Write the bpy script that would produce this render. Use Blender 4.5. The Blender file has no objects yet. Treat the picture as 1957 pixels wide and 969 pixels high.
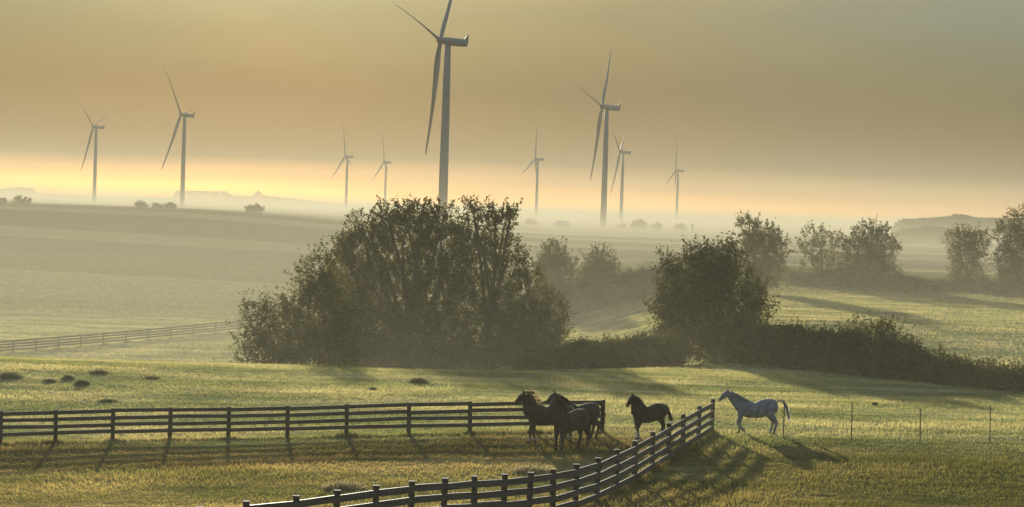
import bpy, bmesh, math, random
import numpy as np
from mathutils import Vector, Matrix
from mathutils.bvhtree import BVHTree

rad = math.radians
S = bpy.context.scene
col = S.collection

# ------------------------------------------------------------------ camera
F = 4186.0                      # focal length in pixels of the 1957 px wide photograph
CAM = np.array([0.0, 0.0, 10.0])
PITCH, ROLL = rad(-1.10), rad(1.85)
f0 = np.array([0, math.cos(PITCH), math.sin(PITCH)])
r0 = np.array([1.0, 0, 0])
u0 = np.cross(r0, f0)
r1 = math.cos(ROLL) * r0 + math.sin(ROLL) * u0
u1 = -math.sin(ROLL) * r0 + math.cos(ROLL) * u0
cd = bpy.data.cameras.new('camera')
cam = bpy.data.objects.new('camera', cd)
col.objects.link(cam)
cd.sensor_width = 36.0
cd.lens = 36.0 * F / 1957.0
cd.clip_start = 0.5
cd.clip_end = 60000.0
cam.matrix_world = Matrix(((r1[0], u1[0], -f0[0], CAM[0]), (r1[1], u1[1], -f0[1], CAM[1]),
                           (r1[2], u1[2], -f0[2], CAM[2]), (0, 0, 0, 1)))
S.camera = cam

# ------------------------------------------------------------------ light
SUN_EL, SUN_AZ = rad(7.3), rad(-7.2)          # azimuth from +Y, towards -X
sd = np.array([math.sin(SUN_AZ) * math.cos(SUN_EL), math.cos(SUN_AZ) * math.cos(SUN_EL), math.sin(SUN_EL)])
sl = bpy.data.lights.new('sun', 'SUN')
sl.energy = 5.0
sl.angle = rad(0.7)
sl.color = (1.0, 0.93, 0.77)
so = bpy.data.objects.new('sun', sl)
so.rotation_euler = Vector(sd).to_track_quat('Z', 'Y').to_euler()
so.location = (0, 0, 300)
col.objects.link(so)

VEIL = [(0.010, (1.30, 1.08, 0.78)), (0.017, (0.42, 0.35, 0.28)), (0.026, (0.048, 0.047, 0.051)), (0.06, (0.041, 0.048, 0.070)), (0.098, (0.062, 0.096, 0.19))]
w = bpy.data.worlds.new('World')
S.world = w
w.use_nodes = True
nt = w.node_tree
N = nt.nodes
bg = N['Background']
sky = N.new('ShaderNodeTexSky')
sky.sky_type = 'NISHITA'
sky.sun_disc = False
sky.sun_elevation = SUN_EL
sky.sun_rotation = SUN_AZ
sky.air_density = 1.3
sky.dust_density = 3.0
sky.ozone_density = 1.0
# thin veil of high cloud over the clear sky, open in a bright strip just above the horizon
tcw = N.new('ShaderNodeTexCoord')
sepw = N.new('ShaderNodeSeparateXYZ'); nt.links.new(tcw.outputs['Generated'], sepw.inputs[0])
mpw = N.new('ShaderNodeMapping'); mpw.inputs['Scale'].default_value = (3.0, 3.0, 40.0)
nt.links.new(tcw.outputs['Generated'], mpw.inputs[0])
nzw = N.new('ShaderNodeTexNoise'); nzw.inputs['Scale'].default_value = 1.6; nzw.inputs['Detail'].default_value = 4
nt.links.new(mpw.outputs[0], nzw.inputs['Vector'])
adw = N.new('ShaderNodeMath'); adw.operation = 'MULTIPLY_ADD'; adw.inputs[1].default_value = 0.012
nt.links.new(nzw.outputs['Fac'], adw.inputs[0]); nt.links.new(sepw.outputs['Z'], adw.inputs[2])
veil = N.new('ShaderNodeValToRGB')
ve = veil.color_ramp.elements
ve[0].position, ve[0].color = 0.0, (1.35, 1.14, 0.80, 1)
ve[1].position, ve[1].color = 1.0, (1.35, 1.2, 1.0, 1)
for p_, c_ in VEIL:
    q_ = ve.new(p_); q_.color = (*c_, 1)
nt.links.new(adw.outputs[0], veil.inputs[0])
mulw = N.new('ShaderNodeMixRGB'); mulw.blend_type = 'MULTIPLY'; mulw.inputs[0].default_value = 1.0
nt.links.new(sky.outputs[0], mulw.inputs[1]); nt.links.new(veil.outputs[0], mulw.inputs[2])
nz2 = N.new('ShaderNodeTexNoise'); nz2.inputs['Scale'].default_value = 4.0; nz2.inputs['Detail'].default_value = 5; nz2.inputs['Distortion'].default_value = 0.6
mp2 = N.new('ShaderNodeMapping'); mp2.inputs['Scale'].default_value = (1.0, 1.0, 3.5)
nt.links.new(tcw.outputs['Generated'], mp2.inputs[0]); nt.links.new(mp2.outputs[0], nz2.inputs['Vector'])
rp2 = N.new('ShaderNodeValToRGB')
rp2.color_ramp.elements[0].position, rp2.color_ramp.elements[0].color = 0.32, (0.88, 0.93, 1.0, 1)
rp2.color_ramp.elements[1].position, rp2.color_ramp.elements[1].color = 0.68, (1.12, 1.05, 0.97, 1)
nt.links.new(nz2.outputs['Fac'], rp2.inputs[0])
mu2 = N.new('ShaderNodeMixRGB'); mu2.blend_type = 'MULTIPLY'; mu2.inputs[0].default_value = 1.0
nt.links.new(mulw.outputs[0], mu2.inputs[1]); nt.links.new(rp2.outputs[0], mu2.inputs[2])
# the veil is thinner and lets more blue through away from the sun
dtw = N.new('ShaderNodeVectorMath'); dtw.operation = 'DOT_PRODUCT'; dtw.inputs[1].default_value = tuple(float(v_) for v_ in sd)
nt.links.new(tcw.outputs['Generated'], dtw.inputs[0])
rpd = N.new('ShaderNodeValToRGB')
rpd.color_ramp.elements[0].position, rpd.color_ramp.elements[0].color = 0.89, (2.0, 2.7, 3.8, 1)
rpd.color_ramp.elements[1].position, rpd.color_ramp.elements[1].color = 0.985, (1.0, 1.0, 1.0, 1)
nt.links.new(dtw.outputs['Value'], rpd.inputs[0])
elw = N.new('ShaderNodeMapRange'); elw.interpolation_type = 'SMOOTHSTEP'
elw.inputs['From Min'].default_value = 0.01; elw.inputs['From Max'].default_value = 0.07
nt.links.new(sepw.outputs['Z'], elw.inputs['Value'])
mu3 = N.new('ShaderNodeMixRGB'); mu3.blend_type = 'MULTIPLY'
nt.links.new(elw.outputs[0], mu3.inputs[0]); nt.links.new(mu2.outputs[0], mu3.inputs[1]); nt.links.new(rpd.outputs[0], mu3.inputs[2])
nt.links.new(mu3.outputs[0], bg.inputs[0])
bg.inputs[1].default_value = 0.05

S.view_settings.view_transform = 'Standard'
S.view_settings.look = 'None'
S.view_settings.exposure = 1.15
S.view_settings.gamma = 1.0
S.cycles.use_denoising = True
S.cycles.max_bounces = 8
S.cycles.diffuse_bounces = 2
S.cycles.glossy_bounces = 1
S.cycles.transmission_bounces = 2
S.cycles.transparent_max_bounces = 16
S.cycles.volume_bounces = 1
S.cycles.volume_step_rate = 1.0
S.cycles.volume_max_steps = 128
S.cycles.sample_clamp_indirect = 4.0
S.render.film_transparent = False

# ------------------------------------------------------------------ ground shape
def sm(a, b, v):
    t = np.clip((v - a) / (b - a), 0, 1)
    return t * t * (3 - 2 * t)

def vnoise(x, y, seed=0.0):
    return (np.sin(x * 1.0 + seed) * np.cos(y * 1.3 + seed * 2.1) + np.sin(x * 2.3 - y * 1.7 + seed * 3.3) * 0.5
            + np.cos(x * 0.7 + y * 2.9 + seed * 1.7) * 0.35) / 1.85

def terrain(x, y):
    x = np.asarray(x, float); y = np.asarray(y, float)
    near = 0.2 + 0.6 * np.tanh((x + 6) / 10)
    z = near * (1 - sm(95, 135, y)) + 0.0
    c = np.clip(80 - y, 0, 30)
    z = z + 0.0012 * c * c + 0.072 * np.clip(50 - y, 0, 200)
    left = 1 - sm(-6, 24, x - (y - 200) * 0.03)
    z = z - 6.3 * left * sm(130, 200, y) * (1 - sm(250, 640, y))
    z = z - 1.6 * (1 - left) * np.exp(-((y - 185) / 22.0) ** 2)
    uu = x / np.maximum(y, 50.0)
    lr = 1 - sm(-0.16, 0.03, uu)
    z = z + lr * (6.6 * sm(430, 900, y) - 2.2 * sm(960, 1700, y))
    z = z + 0.10 * vnoise(x / 9.0, y / 11.0, 1.0) * sm(20, 60, y) * (1 - sm(300, 500, y))
    z = z + 0.7 * vnoise(x / 170.0, y / 130.0, 2.0) * sm(330, 600, y) * (1 - sm(3000, 6000, y))
    return z

def ray(px, py):
    d = f0 + (px - 978.5) / F * r1 - (py - 484.5) / F * u1
    return d / d[1]                                   # per metre of depth along Y

def hit(px, py, h=0.0, dmin=45.0, dmax=6000.0):
    """first point along the line of sight that stands h metres above the ground"""
    d = ray(px, py)
    ys = np.geomspace(dmin, dmax, 6000)
    xs = CAM[0] + d[0] * ys
    zs = CAM[2] + d[2] * ys
    g = zs - terrain(xs, ys) - h
    s = np.where(np.sign(g[1:]) != np.sign(g[:-1]))[0]
    if len(s) == 0:
        raise ValueError(f'no hit {px} {py} {h}')
    i = s[0]
    t = g[i] / (g[i] - g[i + 1])
    y = ys[i] * (1 - t) + ys[i + 1] * t
    return np.array([d[0] * y, y, float(terrain(d[0] * y, y))])

def at(px, py, Y):
    d = ray(px, py)
    return CAM + d * Y

# ------------------------------------------------------------------ helpers
def mesh_obj(name, verts, faces, mat, parent=None, smooth=False, matrix=None):
    me = bpy.data.meshes.new(name)
    me.from_pydata([tuple(v) for v in verts], [], [tuple(f) for f in faces])
    if smooth:
        me.polygons.foreach_set('use_smooth', [True] * len(me.polygons))
    if mat: me.materials.append(mat)
    me.update()
    o = bpy.data.objects.new(name, me)
    col.objects.link(o)
    if parent: o.parent = parent
    return o

def fast_mesh(name, V, k, mat, parent=None, smooth=False):
    """V: (n*k,3) vertices, every k consecutive ones a face"""
    V = np.asarray(V, np.float32)
    n = len(V) // k
    me = bpy.data.meshes.new(name)
    me.vertices.add(n * k)
    me.vertices.foreach_set('co', V.ravel())
    me.loops.add(n * k)
    me.loops.foreach_set('vertex_index', np.arange(n * k, dtype=np.int32))
    me.polygons.add(n)
    me.polygons.foreach_set('loop_start', np.arange(0, n * k, k, dtype=np.int32))
    me.polygons.foreach_set('loop_total', np.full(n, k, dtype=np.int32))
    me.materials.append(mat)
    me.update(calc_edges=True)
    o = bpy.data.objects.new(name, me)
    col.objects.link(o)
    if parent: o.parent = parent
    return o

def empty(name, loc, rz=0.0):
    o = bpy.data.objects.new(name, None)
    o.location = tuple(float(v) for v in loc)
    o.rotation_euler = (0, 0, rz)
    o.empty_display_size = 0.3
    col.objects.link(o)
    return o

def tag(o, label=None, cat=None, group=None, kind=None):
    if label: o['label'] = label
    if cat: o['category'] = cat
    if group: o['group'] = group
    if kind: o['kind'] = kind
    return o

def tube(verts, faces, pts, rads, n=8, flat=1.0, cap=True):
    """append a tapered tube through pts to verts and faces"""
    pts = [Vector([float(c) for c in p]) for p in pts]
    base = len(verts)
    up = Vector((0.13, 0.97, 0.2)).normalized()
    for i, p in enumerate(pts):
        t = (pts[min(i + 1, len(pts) - 1)] - pts[max(i - 1, 0)]).normalized()
        a = t.cross(up)
        if a.length < 1e-3: a = t.cross(Vector((1, 0, 0)))
        a.normalize()
        b = t.cross(a).normalized()
        ra, rb = rads[i] if isinstance(rads[i], (tuple, list)) else (rads[i], rads[i] * flat)
        for k in range(n):
            an = 2 * math.pi * k / n
            verts.append(p + a * (math.cos(an) * ra) + b * (math.sin(an) * rb))
    for i in range(len(pts) - 1):
        for k in range(n):
            k2 = (k + 1) % n
            faces.append((base + i * n + k, base + i * n + k2, base + (i + 1) * n + k2, base + (i + 1) * n + k))
    if cap:
        faces.append(tuple(base + k for k in range(n))[::-1])
        faces.append(tuple(base + (len(pts) - 1) * n + k for k in range(n)))

def beam(verts, faces, a, b, wid, hei, jit=0.0):
    """a board from a to b, wid across, hei tall"""
    a, b = Vector([float(c) for c in a]), Vector([float(c) for c in b])
    t = (b - a).normalized()
    side = t.cross(Vector((0, 0, 1)))
    if side.length < 1e-3: side = Vector((1, 0, 0))
    side.normalize()
    up = side.cross(t).normalized()
    n0 = len(verts)
    for p in (a, b):
        for s, q in ((-1, -1), (1, -1), (1, 1), (-1, 1)):
            verts.append(p + side * (s * wid / 2) + up * (q * hei / 2))
    faces += [(n0, n0 + 3, n0 + 2, n0 + 1), (n0 + 4, n0 + 5, n0 + 6, n0 + 7), (n0, n0 + 1, n0 + 5, n0 + 4),
              (n0 + 1, n0 + 2, n0 + 6, n0 + 5), (n0 + 2, n0 + 3, n0 + 7, n0 + 6), (n0 + 3, n0, n0 + 4, n0 + 7)]

# ------------------------------------------------------------------ materials
def new_mat(name):
    m = bpy.data.materials.new(name)
    m.use_nodes = True
    return m, m.node_tree, m.node_tree.nodes, m.node_tree.links

def plain(name, c, rough=0.7, c2=None, scale=3.0, bump=0.0, coord='Object', stretch=(1, 1, 1), spec=0.3):
    m, t, n, l = new_mat(name)
    b = n['Principled BSDF']
    b.inputs['Roughness'].default_value = rough
    b.inputs['Specular IOR Level'].default_value = spec
    tc = n.new('ShaderNodeTexCoord')
    mp = n.new('ShaderNodeMapping')
    mp.inputs['Scale'].default_value = stretch
    l.new(tc.outputs[coord], mp.inputs[0])
    nz = n.new('ShaderNodeTexNoise')
    nz.inputs['Scale'].default_value = scale
    nz.inputs['Detail'].default_value = 5
    l.new(mp.outputs[0], nz.inputs['Vector'])
    r = n.new('ShaderNodeValToRGB')
    c2 = c2 or tuple(v * 0.75 for v in c)
    r.color_ramp.elements[0].position = 0.35
    r.color_ramp.elements[1].position = 0.65
    r.color_ramp.elements[0].color = (*c2, 1)
    r.color_ramp.elements[1].color = (*c, 1)
    l.new(nz.outputs['Fac'], r.inputs[0])
    l.new(r.outputs[0], b.inputs['Base Color'])
    if bump:
        bp = n.new('ShaderNodeBump')
        bp.inputs['Strength'].default_value = bump
        bp.inputs['Distance'].default_value = 0.02
        l.new(nz.outputs['Fac'], bp.inputs['Height'])
        l.new(bp.outputs[0], b.inputs['Normal'])
    return m

def leafy(name, c, c2, trans=0.45, scale=0.8, tcol=None):
    """leaf material: diffuse and translucent, colour varying from clump to clump"""
    m, t, n, l = new_mat(name)
    n.remove(n['Principled BSDF'])
    out = n['Material Output']
    geo = n.new('ShaderNodeNewGeometry')
    nz = n.new('ShaderNodeTexNoise')
    nz.inputs['Scale'].default_value = scale
    nz.inputs['Detail'].default_value = 3
    l.new(geo.outputs['Position'], nz.inputs['Vector'])
    r = n.new('ShaderNodeValToRGB')
    r.color_ramp.elements[0].position = 0.38
    r.color_ramp.elements[1].position = 0.62
    r.color_ramp.elements[0].color = (*c, 1)
    r.color_ramp.elements[1].color = (*c2, 1)
    l.new(nz.outputs['Fac'], r.inputs[0])
    d = n.new('ShaderNodeBsdfDiffuse')
    tr = n.new('ShaderNodeBsdfTranslucent')
    mx = n.new('ShaderNodeMixShader')
    mx.inputs[0].default_value = trans
    l.new(r.outputs[0], d.inputs['Color'])
    if tcol:
        mm = n.new('ShaderNodeMixRGB'); mm.blend_type = 'MULTIPLY'; mm.inputs[0].default_value = 1
        mm.inputs[2].default_value = (*tcol, 1)
        l.new(r.outputs[0], mm.inputs[1]); l.new(mm.outputs[0], tr.inputs['Color'])
    else:
        l.new(r.outputs[0], tr.inputs['Color'])
    l.new(d.outputs[0], mx.inputs[1]); l.new(tr.outputs[0], mx.inputs[2])
    l.new(mx.outputs[0], out.inputs['Surface'])
    return m

def field_colour(n, l):
    """colour of the meadow and of the fields beyond, by place in the world"""
    geo = n.new('ShaderNodeNewGeometry')
    sep = n.new('ShaderNodeSeparateXYZ'); l.new(geo.outputs['Position'], sep.inputs[0])
    def noise(scale, stretch=(1, 1, 1), detail=5):
        mp = n.new('ShaderNodeMapping'); mp.inputs['Scale'].default_value = stretch
        l.new(geo.outputs['Position'], mp.inputs[0])
        z = n.new('ShaderNodeTexNoise'); z.inputs['Scale'].default_value = scale; z.inputs['Detail'].default_value = detail
        l.new(mp.outputs[0], z.inputs['Vector'])
        return z.outputs['Fac']
    def ramp(fac, stops):
        r = n.new('ShaderNodeValToRGB')
        e = r.color_ramp.elements
        e[0].position, e[0].color = stops[0][0], (*stops[0][1], 1)
        e[1].position, e[1].color = stops[-1][0], (*stops[-1][1], 1)
        for p, c in stops[1:-1]:
            q = e.new(p); q.color = (*c, 1)
        l.new(fac, r.inputs[0]); return r.outputs[0]
    def mix(f, a, b, mode='MIX'):
        m = n.new('ShaderNodeMixRGB'); m.blend_type = mode
        if isinstance(f, float): m.inputs[0].default_value = f
        else: l.new(f, m.inputs[0])
        l.new(a, m.inputs[1]); l.new(b, m.inputs[2]); return m.outputs[0]
    def rng(v, a, b):
        m = n.new('ShaderNodeMapRange'); m.inputs['From Min'].default_value = a; m.inputs['From Max'].default_value = b
        m.interpolation_type = 'SMOOTHSTEP'
        l.new(v, m.inputs['Value']); return m.outputs[0]
    big = noise(0.05, (1, 0.6, 1))
    green = ramp(big, [(0.35, GREEN_A), (0.65, GREEN_B)])
    dry = ramp(noise(0.16, (0.5, 1.2, 1)), [(0.42, (0, 0, 0)), (0.66, (1, 1, 1))])
    strawc = n.new('ShaderNodeRGB'); strawc.outputs[0].default_value = (*STRAW, 1)
    c = mix(dry, green, strawc.outputs[0])
    fine = ramp(noise(2.2), [(0.3, (0.72, 0.72, 0.72)), (0.7, (1.22, 1.22, 1.22))])
    c = mix(1.0, c, fine, 'MULTIPLY')
    streak = ramp(noise(0.5, (0.35, 1.4, 1), 4), [(0.36, (0.72, 0.74, 0.72)), (0.6, (1.12, 1.1, 1.05))])
    c = mix(1.0, c, streak, 'MULTIPLY')
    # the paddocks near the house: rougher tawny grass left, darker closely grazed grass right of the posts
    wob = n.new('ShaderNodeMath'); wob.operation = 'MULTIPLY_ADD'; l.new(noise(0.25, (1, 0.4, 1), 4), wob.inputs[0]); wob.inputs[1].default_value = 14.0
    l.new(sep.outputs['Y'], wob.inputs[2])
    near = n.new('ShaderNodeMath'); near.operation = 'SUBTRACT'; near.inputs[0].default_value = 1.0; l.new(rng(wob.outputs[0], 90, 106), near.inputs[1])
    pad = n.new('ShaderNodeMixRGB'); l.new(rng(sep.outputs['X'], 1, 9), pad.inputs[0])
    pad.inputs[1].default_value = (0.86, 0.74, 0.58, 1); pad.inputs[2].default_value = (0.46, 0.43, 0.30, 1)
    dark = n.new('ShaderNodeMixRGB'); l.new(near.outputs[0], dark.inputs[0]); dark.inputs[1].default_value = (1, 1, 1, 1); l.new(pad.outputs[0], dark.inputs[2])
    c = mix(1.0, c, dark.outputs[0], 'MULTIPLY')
    # trampled ground by the straight fence and horses, with rail shadows painted in
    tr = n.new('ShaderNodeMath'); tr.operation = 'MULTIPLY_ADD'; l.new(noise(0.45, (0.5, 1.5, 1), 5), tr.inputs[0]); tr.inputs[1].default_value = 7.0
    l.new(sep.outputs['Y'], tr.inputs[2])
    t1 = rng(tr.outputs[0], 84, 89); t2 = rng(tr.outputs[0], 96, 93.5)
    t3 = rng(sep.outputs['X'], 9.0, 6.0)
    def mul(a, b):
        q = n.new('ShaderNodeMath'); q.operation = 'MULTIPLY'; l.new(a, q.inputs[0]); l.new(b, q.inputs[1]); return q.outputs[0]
    worn_shade = n.new('ShaderNodeMixRGB'); l.new(mul(mul(t1, t2), t3), worn_shade.inputs[0]); worn_shade.inputs[1].default_value = (1, 1, 1, 1); worn_shade.inputs[2].default_value = (0.62, 0.56, 0.52, 1)
    c = mix(1.0, c, worn_shade.outputs[0], 'MULTIPLY')
    # fields beyond the valley: broad strips of stubble, hay and grass that run across the slope
    mp = n.new('ShaderNodeMath'); mp.operation = 'MULTIPLY_ADD'
    l.new(sep.outputs['X'], mp.inputs[0]); mp.inputs[1].default_value = 0.42; l.new(sep.outputs['Y'], mp.inputs[2])
    sc = n.new('ShaderNodeMath'); sc.operation = 'MULTIPLY'; l.new(mp.outputs[0], sc.inputs[0]); sc.inputs[1].default_value = 1 / 1500.0
    strips = n.new('ShaderNodeValToRGB'); strips.color_ramp.interpolation = 'CONSTANT'
    st = [(0.0, (0.085, 0.10, 0.035)), (0.20, (0.12, 0.12, 0.05)), (0.25, (0.035, 0.045, 0.02)), (0.33, (0.15, 0.14, 0.07)), (0.36, (0.04, 0.045, 0.02)),
          (0.44, (0.20, 0.16, 0.085)), (0.48, (0.05, 0.06, 0.027)), (0.54, (0.22, 0.18, 0.10)), (0.58, (0.045, 0.055, 0.025)),
          (0.68, (0.16, 0.14, 0.07)), (0.78, (0.06, 0.07, 0.03)), (0.88, (0.15, 0.13, 0.065))]
    e = strips.color_ramp.elements
    e[0].position, e[0].color = 0.0, (*st[0][1], 1)
    e[1].position, e[1].color = st[-1][0], (*st[-1][1], 1)
    for p, cc in st[1:-1]:
        q = e.new(p); q.color = (*cc, 1)
    l.new(sc.outputs[0], strips.inputs[0])
    far = mix(rng(sep.outputs['Y'], 270, 330), c, strips.outputs[0])
    return far

GREEN_A, GREEN_B, STRAW = (0.170, 0.188, 0.072), (0.275, 0.28, 0.125), (0.46, 0.40, 0.20)

def ground_mat():
    m, t, n, l = new_mat('ground_grass')
    b = n['Principled BSDF']
    b.inputs['Roughness'].default_value = 1.0
    b.inputs['Specular IOR Level'].default_value = 0.0
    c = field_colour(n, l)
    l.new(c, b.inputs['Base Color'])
    geo = n.new('ShaderNodeNewGeometry')
    z = n.new('ShaderNodeTexNoise'); z.inputs['Scale'].default_value = 1.5; z.inputs['Detail'].default_value = 6
    l.new(geo.outputs['Position'], z.inputs['Vector'])
    bp = n.new('ShaderNodeBump'); bp.inputs['Strength'].default_value = 1.0; bp.inputs['Distance'].default_value = 0.35
    l.new(z.outputs['Fac'], bp.inputs['Height']); l.new(bp.outputs[0], b.inputs['Normal'])
    return m

def blade_mat():
    m, t, n, l = new_mat('grass_blades')
    n.remove(n['Principled BSDF'])
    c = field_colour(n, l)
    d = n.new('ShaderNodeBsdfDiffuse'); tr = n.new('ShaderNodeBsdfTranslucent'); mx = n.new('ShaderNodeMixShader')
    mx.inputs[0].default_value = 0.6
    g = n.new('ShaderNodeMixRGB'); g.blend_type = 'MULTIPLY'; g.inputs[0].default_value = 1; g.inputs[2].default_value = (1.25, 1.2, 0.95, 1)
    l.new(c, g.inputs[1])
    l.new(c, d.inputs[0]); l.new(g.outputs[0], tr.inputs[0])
    l.new(d.outputs[0], mx.inputs[1]); l.new(tr.outputs[0], mx.inputs[2])
    l.new(mx.outputs[0], n['Material Output'].inputs['Surface'])
    return m

# ------------------------------------------------------------------ ground
ys = np.concatenate([np.linspace(-60, 40, 26), np.linspace(42, 320, 210), np.geomspace(323, 1400, 150), np.geomspace(1430, 30000, 60)])
us = np.linspace(-0.9, 0.9, 241); us = us * (0.35 + 0.65 * np.abs(us) / 0.9)
X = us[None, :] * (ys[:, None] + 160); Y = np.repeat(ys[:, None], len(us), 1)
Z = terrain(X, Y)
nr, nc = X.shape
V = np.stack([X.ravel(), Y.ravel(), Z.ravel()], 1).astype(np.float32)
ii = np.arange(nr * nc).reshape(nr, nc)
Q = np.stack([ii[:-1, :-1], ii[:-1, 1:], ii[1:, 1:], ii[1:, :-1]], -1).reshape(-1, 4)
me = bpy.data.meshes.new('ground')
me.vertices.add(len(V)); me.vertices.foreach_set('co', V.ravel())
me.loops.add(Q.size); me.loops.foreach_set('vertex_index', Q.ravel().astype(np.int32))
me.polygons.add(len(Q)); me.polygons.foreach_set('loop_start', np.arange(0, Q.size, 4, dtype=np.int32))
me.polygons.foreach_set('loop_total', np.full(len(Q), 4, dtype=np.int32))
me.update(calc_edges=True)
me.polygons.foreach_set('use_smooth', np.ones(len(Q), bool))
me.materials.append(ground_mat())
ground = bpy.data.objects.new('ground', me); col.objects.link(ground)
tag(ground, kind='structure')

# ------------------------------------------------------------------ haze
def build_haze():
    x0, x1, y0, y1, z0, z1 = -9000, 9000, -300, 10500, -12, 172
    v = [(x0, y0, z0), (x1, y0, z0), (x1, y1, z0), (x0, y1, z0), (x0, y0, z1), (x1, y0, z1), (x1, y1, z1), (x0, y1, z1)]
    fc = [(0, 3, 2, 1), (4, 5, 6, 7), (0, 1, 5, 4), (1, 2, 6, 5), (2, 3, 7, 6), (3, 0, 4, 7)]
    m, t, n, l = new_mat('morning_haze')
    n.remove(n['Principled BSDF'])
    pv = n.new('ShaderNodeVolumePrincipled')
    pv.inputs['Color'].default_value = (*HAZE_COL, 1)
    pv.inputs['Anisotropy'].default_value = HAZE_G
    geo = n.new('ShaderNodeNewGeometry')
    sep = n.new('ShaderNodeSeparateXYZ'); l.new(geo.outputs['Position'], sep.inputs[0])
    def M(op, a, b=None, c=None):
        q = n.new('ShaderNodeMath'); q.operation = op
        for i, v_ in enumerate((a, b, c)):
            if v_ is None: continue
            if isinstance(v_, (int, float)): q.inputs[i].default_value = v_
            else: l.new(v_, q.inputs[i])
        return q.outputs[0]
    mist = M('MULTIPLY', M('EXPONENT', M('MULTIPLY', sep.outputs['Z'], -1 / MIST_H)), MIST)
    mr = n.new('ShaderNodeMapRange'); mr.interpolation_type = 'SMOOTHSTEP'
    mr.inputs['From Min'].default_value = 50; mr.inputs['From Max'].default_value = 280
    mr.inputs['To Min'].default_value = 0.36; mr.inputs['To Max'].default_value = 1.0
    l.new(sep.outputs['Y'], mr.inputs['Value'])
    low = M('MULTIPLY', M('EXPONENT', M('MULTIPLY', sep.outputs['Z'], -1 / 3.5)), 0.0005)
    dens = M('ADD', M('MULTIPLY', M('ADD', mist, low), mr.outputs[0]), HAZE)
    l.new(dens, pv.inputs['Density'])
    l.new(pv.outputs[0], n['Material Output'].inputs['Volume'])
    o = mesh_obj('haze', v, fc, m)
    tag(o, kind='stuff')
    return o
HAZE, MIST, MIST_H = 0.00009, 0.0018, 8.0
HAZE_COL, HAZE_G = (0.372, 0.350, 0.260), 0.31
build_haze()

# ------------------------------------------------------------------ grass
def build_grass():
    rs = np.random.RandomState(5)
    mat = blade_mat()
    def scatter(y0, y1, n, h0, h1, wd, umax=0.30, per=3, spread=0.12):
        y = np.sqrt(rs.uniform(y0 * y0, y1 * y1, n)); u = rs.uniform(-umax, umax, n)
        x = u * y
        keep = (0.55 + 0.45 * vnoise(x / 1.7, y / 2.3, 4.0)) > rs.uniform(-0.1, 0.7, n)
        x, y = x[keep], y[keep]
        tall = 1 + 0.7 * np.clip(vnoise(x / 5.0, y / 4.0, 7.0), -0.5, 1)
        x = np.repeat(x, per); y = np.repeat(y, per); tall = np.repeat(tall, per)
        m = len(x)
        x = x + rs.normal(0, spread, m); y = y + rs.normal(0, spread, m)
        z = terrain(x, y) - 0.02
        h = rs.uniform(h0, h1, m) * tall
        a = rs.uniform(0, 2 * np.pi, m)
        ww = wd * rs.uniform(0.6, 1.3, m)
        lx, ly = rs.normal(0, 0.45, m) * h, rs.normal(0, 0.45, m) * h
        dx, dy = np.cos(a) * ww / 2, np.sin(a) * ww / 2
        P = np.stack([np.stack([x - dx, y - dy, z], 1), np.stack([x + dx, y + dy, z], 1), np.stack([x + lx, y + ly, z + h], 1)], 1)
        return P.reshape(-1, 3)
    parts = [scatter(50, 150, 260000, 0.04, 0.14, 0.045), scatter(150, 300, 150000, 0.07, 0.18, 0.12, spread=0.25),
             scatter(300, 480, 90000, 0.10, 0.22, 0.35, per=2, spread=0.6)]
    o = fast_mesh('grass', np.concatenate(parts), 3, mat)
    tag(o, kind='stuff')
build_grass()

# ------------------------------------------------------------------ materials of the things
M_BARK = plain('bark', (0.10, 0.085, 0.06), 0.9, (0.05, 0.045, 0.035), 6, 0.4)
M_WILLOW = leafy('willow_leaves', (0.040, 0.055, 0.022), (0.085, 0.098, 0.036), 0.35, 0.5, (1.6, 1.2, 0.8))
M_THORN = leafy('thorn_leaves', (0.036, 0.048, 0.020), (0.070, 0.082, 0.030), 0.30, 0.7, (1.5, 1.2, 0.8))
M_HEDGE = leafy('hedge_leaves', (0.045, 0.054, 0.024), (0.095, 0.100, 0.044), 0.30, 0.6, (1.4, 1.2, 0.8))
M_FARLEAF = leafy('far_leaves', (0.04, 0.05, 0.02), (0.075, 0.08, 0.03), 0.25, 0.1)
M_WOOD = plain('weathered_boards', (0.13, 0.115, 0.095), 0.62, (0.07, 0.062, 0.052), 2.5, 0.5, stretch=(0.5, 0.5, 6))
M_WOODM = plain('mossy_boards', (0.10, 0.085, 0.065), 0.9, (0.06, 0.052, 0.04), 2.5, 0.5, stretch=(0.5, 0.5, 6))
M_POSTW = plain('weathered_posts', (0.075, 0.068, 0.055), 0.9, (0.04, 0.035, 0.03), 5, 0.5, stretch=(3, 3, 0.6))
M_RUST = plain('rusty_steel', (0.12, 0.07, 0.03), 0.8, (0.06, 0.04, 0.02), 8)
M_TURB = plain('turbine_paint', (0.24, 0.245, 0.25), 0.6, (0.20, 0.205, 0.21), 0.1)
M_DARKTURB = plain('turbine_dark_trim', (0.30, 0.31, 0.31), 0.5)
M_BARNW = plain('barn_boards', (0.22, 0.20, 0.17), 0.9)
M_BARNR = plain('barn_roof', (0.25, 0.24, 0.22), 0.6)
M_SILO = plain('silo_concrete', (0.40, 0.39, 0.36), 0.8)

# ------------------------------------------------------------------ foliage
rs = np.random.RandomState(11)

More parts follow.
